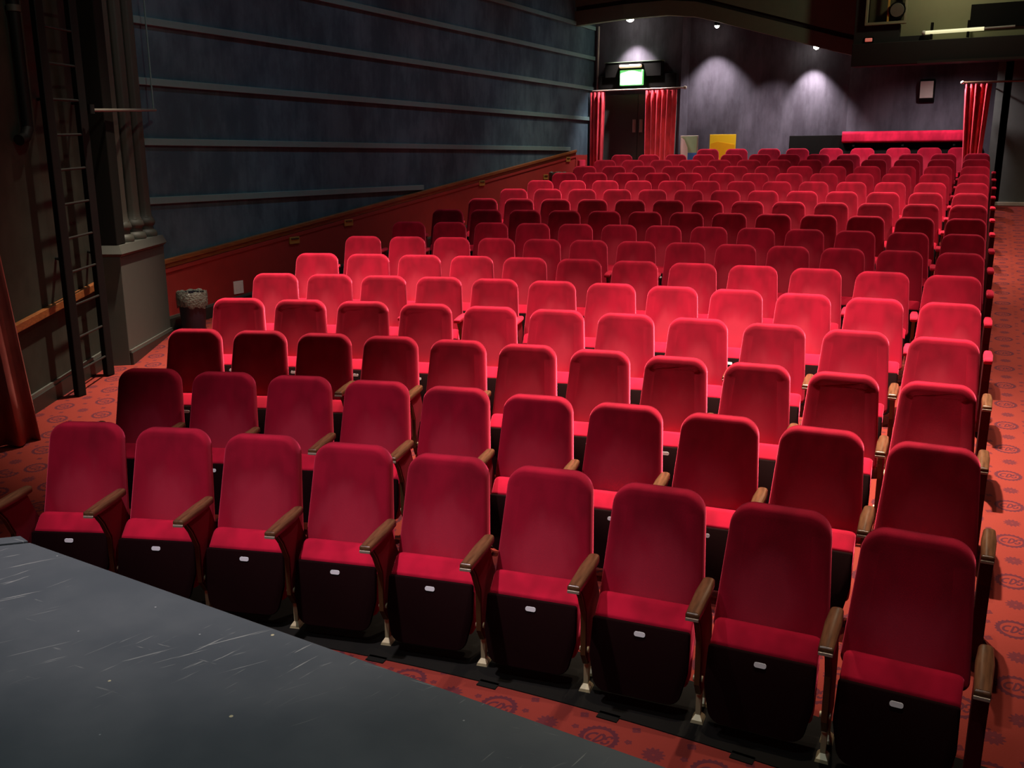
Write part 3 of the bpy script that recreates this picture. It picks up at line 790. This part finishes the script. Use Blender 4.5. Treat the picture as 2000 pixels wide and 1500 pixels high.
# ------------------------------------------------------------------ bulkhead under the balcony, sloping down to the right
def bulkhead():
    P = [(-8.4, 18.02, 4.86), (-7.4, 18.10, 4.93), (-6.57, 18.30, 4.97), (-6.05, 18.42, 4.92), (-5.7, 18.5, 4.83), (-4.6, 18.8, 4.52), (-3.54, 19.1, 4.22), (-3.0, 19.2, 4.08)]
    top = 9.0
    def strip(za, zb, oa, ob, name, mat):
        R = []
        for x, y, z in P:
            zt = zb if zb > 5 else z+zb
            R.append([(x, y-oa, z+za), (x, y+ob, z+za), (x, y+ob, zt), (x, y-oa, zt)])
        return struct(MB().loft(R).build(name, mat))
    strip(0.0, 0.27, 0.04, 0.10, 'trim_11', M['bulkhead'])
    strip(0.27, 0.36, -0.03, 0.10, 'trim_12', M['beam'])
    strip(0.36, top, 0.02, 0.10, 'wall_bulkhead', M['bulkhead'])
    # soffit from the bulkhead back to the wall
    V = []; F = []
    W = [(-8.4, YB), (-7.4, YB), (-6.57, YB), (-6.05, 19.37), (-5.7, 19.49), (-4.6, 19.89), (-3.54, 20.26), (-3.0, 20.3)]
    for (x, y, z), (wx, wy) in zip(P, W): V += [(x, y+0.1, z+0.18), (wx, wy, z+0.18), (x, y+0.1, z+0.24), (wx, wy, z+0.24)]
    R = [[V[4*i], V[4*i+1], V[4*i+3], V[4*i+2]] for i in range(len(P))]
    struct(MB().loft(R).build('ceiling_soffit', M['beam']))
bulkhead()

# three small spots under the bulkhead washing the back wall
def spot(x, y, z, tx, ty, lab, size):
    t = thing('ceiling_spotlight', lab, 'spotlight', (x, y, z), 0, 'small spotlights under the bulkhead')
    MB().lathe((0, 0, 0), [(0.045, -0.03), (0.05, 0.0), (0.05, 0.12), (0.03, 0.15)], 16).build('can', M['black'], t, smooth=True)
    MB().lathe((0, 0, 0), [(size*0.3, -0.075), (size*0.85, -0.055), (size, -0.02), (size*0.7, 0.0)], 16).build('lamp', M['lamp_white'], t, smooth=True)
    MB().box(-0.012, 0.012, -0.012, 0.012, 0.14, 0.26).build('stem', M['black'], t)
    return t
SPOTS = [(-7.47, 18.60, 5.02, 'bright spotlight above the exit sign', 0.075), (-5.80, 18.98, 4.84, 'small spotlight in the middle of the angled bulkhead', 0.045), (-4.03, 19.74, 4.42, 'small spotlight at the low right end of the bulkhead', 0.055)]
for x, y, z, lab, sz in SPOTS: spot(x, y, z, x, y+0.4, lab, sz)

# ------------------------------------------------------------------ control room and beams at upper right
YR = 18.2
struct(MB().box(-3.1, 5.0, 18.2, 18.5, 3.86, 4.24).build('trim_13', M['beam'], bevel=0.01))
struct(MB().box(-2.0, 5.0, 18.14, 18.2, 3.86, 3.90).build('trim_14', M['column']))
struct(MB().box(-3.1, 5.0, 18.55, 18.70, 4.24, 9.0).build('wall_control_room', M['olive']))
m = MB(); m.box(-3.12, -2.36, 18.40, 18.55, 4.24, 4.55); m.box(-3.12, -2.95, 18.40, 18.55, 4.55, 6.2); m.box(-2.36, -1.88, 18.40, 18.55, 4.24, 4.345); m.box(-1.88, 5.0, 18.40, 18.55, 4.10, 4.235)
struct(m.build('trim_15', M['beam'], bevel=0.006))
# window with lighting gear
w1 = thing('window_1', 'x', 'window', (-2.60, 18.36, 4.55)); del w1['label']; del w1['category']; w1['kind'] = 'structure'
m = MB(); m.box(-0.34, 0.34, -0.04, 0.04, 0.0, 0.045); m.box(-0.34, -0.30, -0.04, 0.04, 0.045, 1.2); m.box(0.30, 0.34, -0.04, 0.04, 0.045, 1.2)
m.build('window_frame', plain('pale_window_frame', (0.24, 0.23, 0.13), 0.6), w1, bevel=0.004)
MB().box(-0.30, 0.30, 0.16, 0.18, 0.045, 1.2).build('pane', plain('dim_window_pane', (0.07, 0.065, 0.035), 0.25), w1)
MB().box(0.02, 0.05, -0.02, 0.02, 0.045, 1.2).build('mullion', M['amber'], w1)
lamp = thing('stage_lantern', 'round black theatre lantern behind the control room window', 'stage lantern', (-2.42, 18.40, 4.80))
MB().tube((0, 0.08, 0), (0, -0.09, -0.03), 0.13, 0.14, 18).build('barrel', M['black'], lamp, smooth=True)
MB().tube((0, -0.09, -0.03), (0, -0.105, -0.033), 0.115, 0.11, 18).build('lens', plain('lantern_lens', (0.12, 0.12, 0.09), 0.15), lamp, smooth=True)
MB().box(-0.015, 0.015, -0.02, 0.02, -0.205, -0.12).build('yoke', M['black'], lamp)
# dark opening at the right
struct(MB().box(-1.27, -0.30, 18.50, 18.56, 4.42, 4.80).build('window_2', M['black'], bevel=0.004))
tl = thing('tube_lamp', 'pale yellow tube lamp in front of the olive control room wall', 'lamp', (-1.55, 18.34, 4.375))
MB().tube((-0.38, 0, 0), (0.52, 0, 0.01), 0.030, n=12).build('tube', M['tube_glow'], tl, smooth=True)
MB().lathe((-0.41, 0, -0.035), [(0.02, 0), (0.036, 0.02), (0.036, 0.05), (0.02, 0.07)], 14).build('end_cap', M['socket'], tl, smooth=True)
for x in (-0.29, 0.28): MB().box(x-0.02, x+0.02, -0.01, 0.07, -0.11, 0.16).build('bracket', M['black'], tl, bevel=0.003)
MB().tube((0.52, 0, 0.01), (0.98, 0, 0.018), 0.022, n=10).build('grey_pipe', M['speaker'], tl, smooth=True)
rl = thing('pilot_light', 'small dim red pilot light on the dark balcony beam', 'indicator light', (-2.86, 18.38, 4.315))
MB().box(-0.06, 0.06, -0.012, 0.02, -0.03, 0.03).build('lens', M['red_glow'], rl, bevel=0.008)
MB().box(-0.08, 0.08, 0.005, 0.022, -0.045, 0.045).build('housing', M['black'], rl, bevel=0.004)

# ------------------------------------------------------------------ bins
def bin_(x, y, lab, h, r):
    z0 = zf(x, y)
    t = thing('waste_bin', lab, 'bin', (x, y, z0), 0, 'dark bins with plastic liners')
    MB().lathe((0, 0, 0), [(r*0.78, 0.0), (r*0.80, 0.01), (r, h), (r*0.97, h), (r*0.76, 0.02)], 28).build('body', M['bin'], t, smooth=True)
    rnd = random.Random(int(x*100)); N = 56; R = []
    prof = [(1.02, -0.155, .10), (1.07, -0.12, .08), (1.09, -0.06, .05), (1.08, -0.01, .04), (1.05, 0.018, .05), (0.98, 0.012, .04), (0.93, -0.08, .06), (0.85, -0.20, .08)]
    base = [rnd.uniform(-1, 1) for _ in range(N)]
    for a, dz, k in prof:
        R.append([(r*(a+k*0.55*(base[i]*0.6+rnd.uniform(-1, 1)*0.5))*cos(2*PI*i/N), r*(a+k*0.55*(base[i]*0.6+rnd.uniform(-1, 1)*0.5))*sin(2*PI*i/N),
                   h+dz+k*0.18*(base[(i//3*3) % N]+0.3*rnd.uniform(-1, 1))) for i in range(N)])
    MB().loft(R, cap=False).build('liner', M['liner'], t, smooth=True)
bin_(-8.09, 7.36, 'dark waste bin with grey plastic liner beside the column pedestal', 0.43, 0.155)
bin_(-7.95, 16.35, 'dark waste bin with plastic liner far back along the left wall', 0.72, 0.16)
# small fold-down usher seat by the left door curtain
us = thing('folding_chair', 'small bright red padded folding chair by the wall beside the left door curtain', 'chair', (-8.33, 18.2, 1.46))
MB().box(0.0, 0.05, -0.16, 0.16, 0.45, 0.80).build('backrest', M['velvet'], us, bevel=0.02)
MB().box(0.05, 0.22, -0.15, 0.15, 0.40, 0.47).build('seat_cushion', M['velvet'], us, bevel=0.02)
MB().box(0.03, 0.18, -0.02, 0.02, 0.0, 0.41).build('bracket', M['black'], us)

# ------------------------------------------------------------------ ceiling
struct(MB().box(-9.0, 5.0, -2.0, 20.6, 9.0, 9.2).build('ceiling', M['beam']))

# ------------------------------------------------------------------ lights
def spot_light(name, loc, target, watts, angle, blend, col, size=0.08):
    l = bpy.data.lights.new(name, 'SPOT'); l.energy = watts; l.spot_size = math.radians(angle); l.spot_blend = blend
    l.color = col; l.shadow_soft_size = size
    o = bpy.data.objects.new(name, l); C.objects.link(o); o.location = loc
    o.rotation_euler = (Vector(target)-Vector(loc)).to_track_quat('-Z', 'Y').to_euler()
    return o
def point_light(name, loc, watts, col, size=0.1):
    l = bpy.data.lights.new(name, 'POINT'); l.energy = watts; l.color = col; l.shadow_soft_size = size
    o = bpy.data.objects.new(name, l); C.objects.link(o); o.location = loc; return o
WARM = (1.0, 0.80, 0.62); COOL = (1.0, 0.86, 0.92)
ZL = 8.6
for (x, y, w, a, col) in [
    (-5.85, 6.7, 10500, 42, WARM), (-1.65, 6.5, 14000, 43, WARM), (-3.9, 7.8, 1900, 62, WARM), (2.3, 8.8, 2200, 52, WARM), (-1.2, 7.0, 1300, 84, WARM), (-0.9, 3.6, 950, 30, WARM),
    (-6.3, 13.1, 4200, 36, WARM), (-1.9, 13.2, 4200, 38, WARM), (-4.0, 13.0, 1900, 70, WARM), (-2.2, 14.6, 1500, 60, WARM), (2.2, 13.4, 3000, 100, WARM),
    (-6.0, 16.2, 2600, 58, WARM)]:
    spot_light('house_and_fill_light', (x, y, ZL), (x, y, 0.0), w, a, 1.0, col)  # pool lamps over the rows, plus broad ones added as fill
spot_light('added_side_fill', (0.5, 2.6, 8.2), (-7.7, 5.7, 2.4), 420, 34, 1.0, (0.92, 1.0, 0.80), 0.15)  # unseen lamp added to lift the dark splayed wall
spot_light('front_light', (-3.2, 1.7, 6.9), (-3.0, 3.2, 0.2), 1650, 40, 1.0, COOL)
for (x, y, z, lab, sz), e in zip(SPOTS, (520, 420, 420)):
    spot_light('wall_wash', (x, y, z-0.09), (x+0.02, y+0.26, z-1.9), e, 78, 0.8, (1.0, 0.84, 0.86), 0.03)
for x, y, z, e in ((-1.6, 18.62, 4.02, 190), (-2.9, 18.68, 4.06, 260), (-4.6, 18.98, 4.62, 200)):
    spot_light('seat_wash', (x, y, z-0.09), (x, y+0.40, z-1.9), e, 150 if x > -2 else 80, 0.9, (1.0, 0.80, 0.82), 0.03)
point_light('control_room_lamp', (-1.5, 17.5, 5.6), 34, (1.0, 0.95, 0.68), 0.1)
for y in (7.6, 10.6, 13.6, 16.4):
    spot_light('added_wall_fill', (-4.9, y, ZL), (-8.4, y, 1.3), 185, 50, 1.0, (0.62, 0.84, 1.0), 0.2)  # unseen cool fill, added to brighten and tint the left wall
# dim working light over the stage
spot_light('stage_worklight', (-1.5, -1.1, 7.2), (-1.4, 0.3, 0.8), 600, 60, 1.0, (0.86, 0.95, 1.0), 0.3)

w = bpy.data.worlds.new('dark_hall'); bpy.context.scene.world = w; w.use_nodes = True
w.node_tree.nodes['Background'].inputs[0].default_value = (0.9, 0.95, 1.0, 1); w.node_tree.nodes['Background'].inputs[1].default_value = 0.010

# ------------------------------------------------------------------ camera
cam = bpy.data.cameras.new('camera'); co = bpy.data.objects.new('camera', cam); C.objects.link(co)
cam.sensor_fit = 'HORIZONTAL'; cam.sensor_width = 36.0; cam.lens = 1826.19/2000*36.0; cam.clip_start = 0.05; cam.clip_end = 100
R = Matrix.Rotation(math.radians(28.7045), 4, 'Z') @ Matrix.Rotation(PI/2-0.23702, 4, 'X') @ Matrix.Rotation(-0.00235, 4, 'Z')
co.matrix_world = Matrix.Translation((0, 0, 2.298)) @ R
S = bpy.context.scene
S.camera = co
S.view_settings.view_transform = 'Standard'; S.view_settings.look = 'None'
S.view_settings.exposure = 0.0; S.view_settings.gamma = 1.0; S.view_settings.use_curve_mapping = False
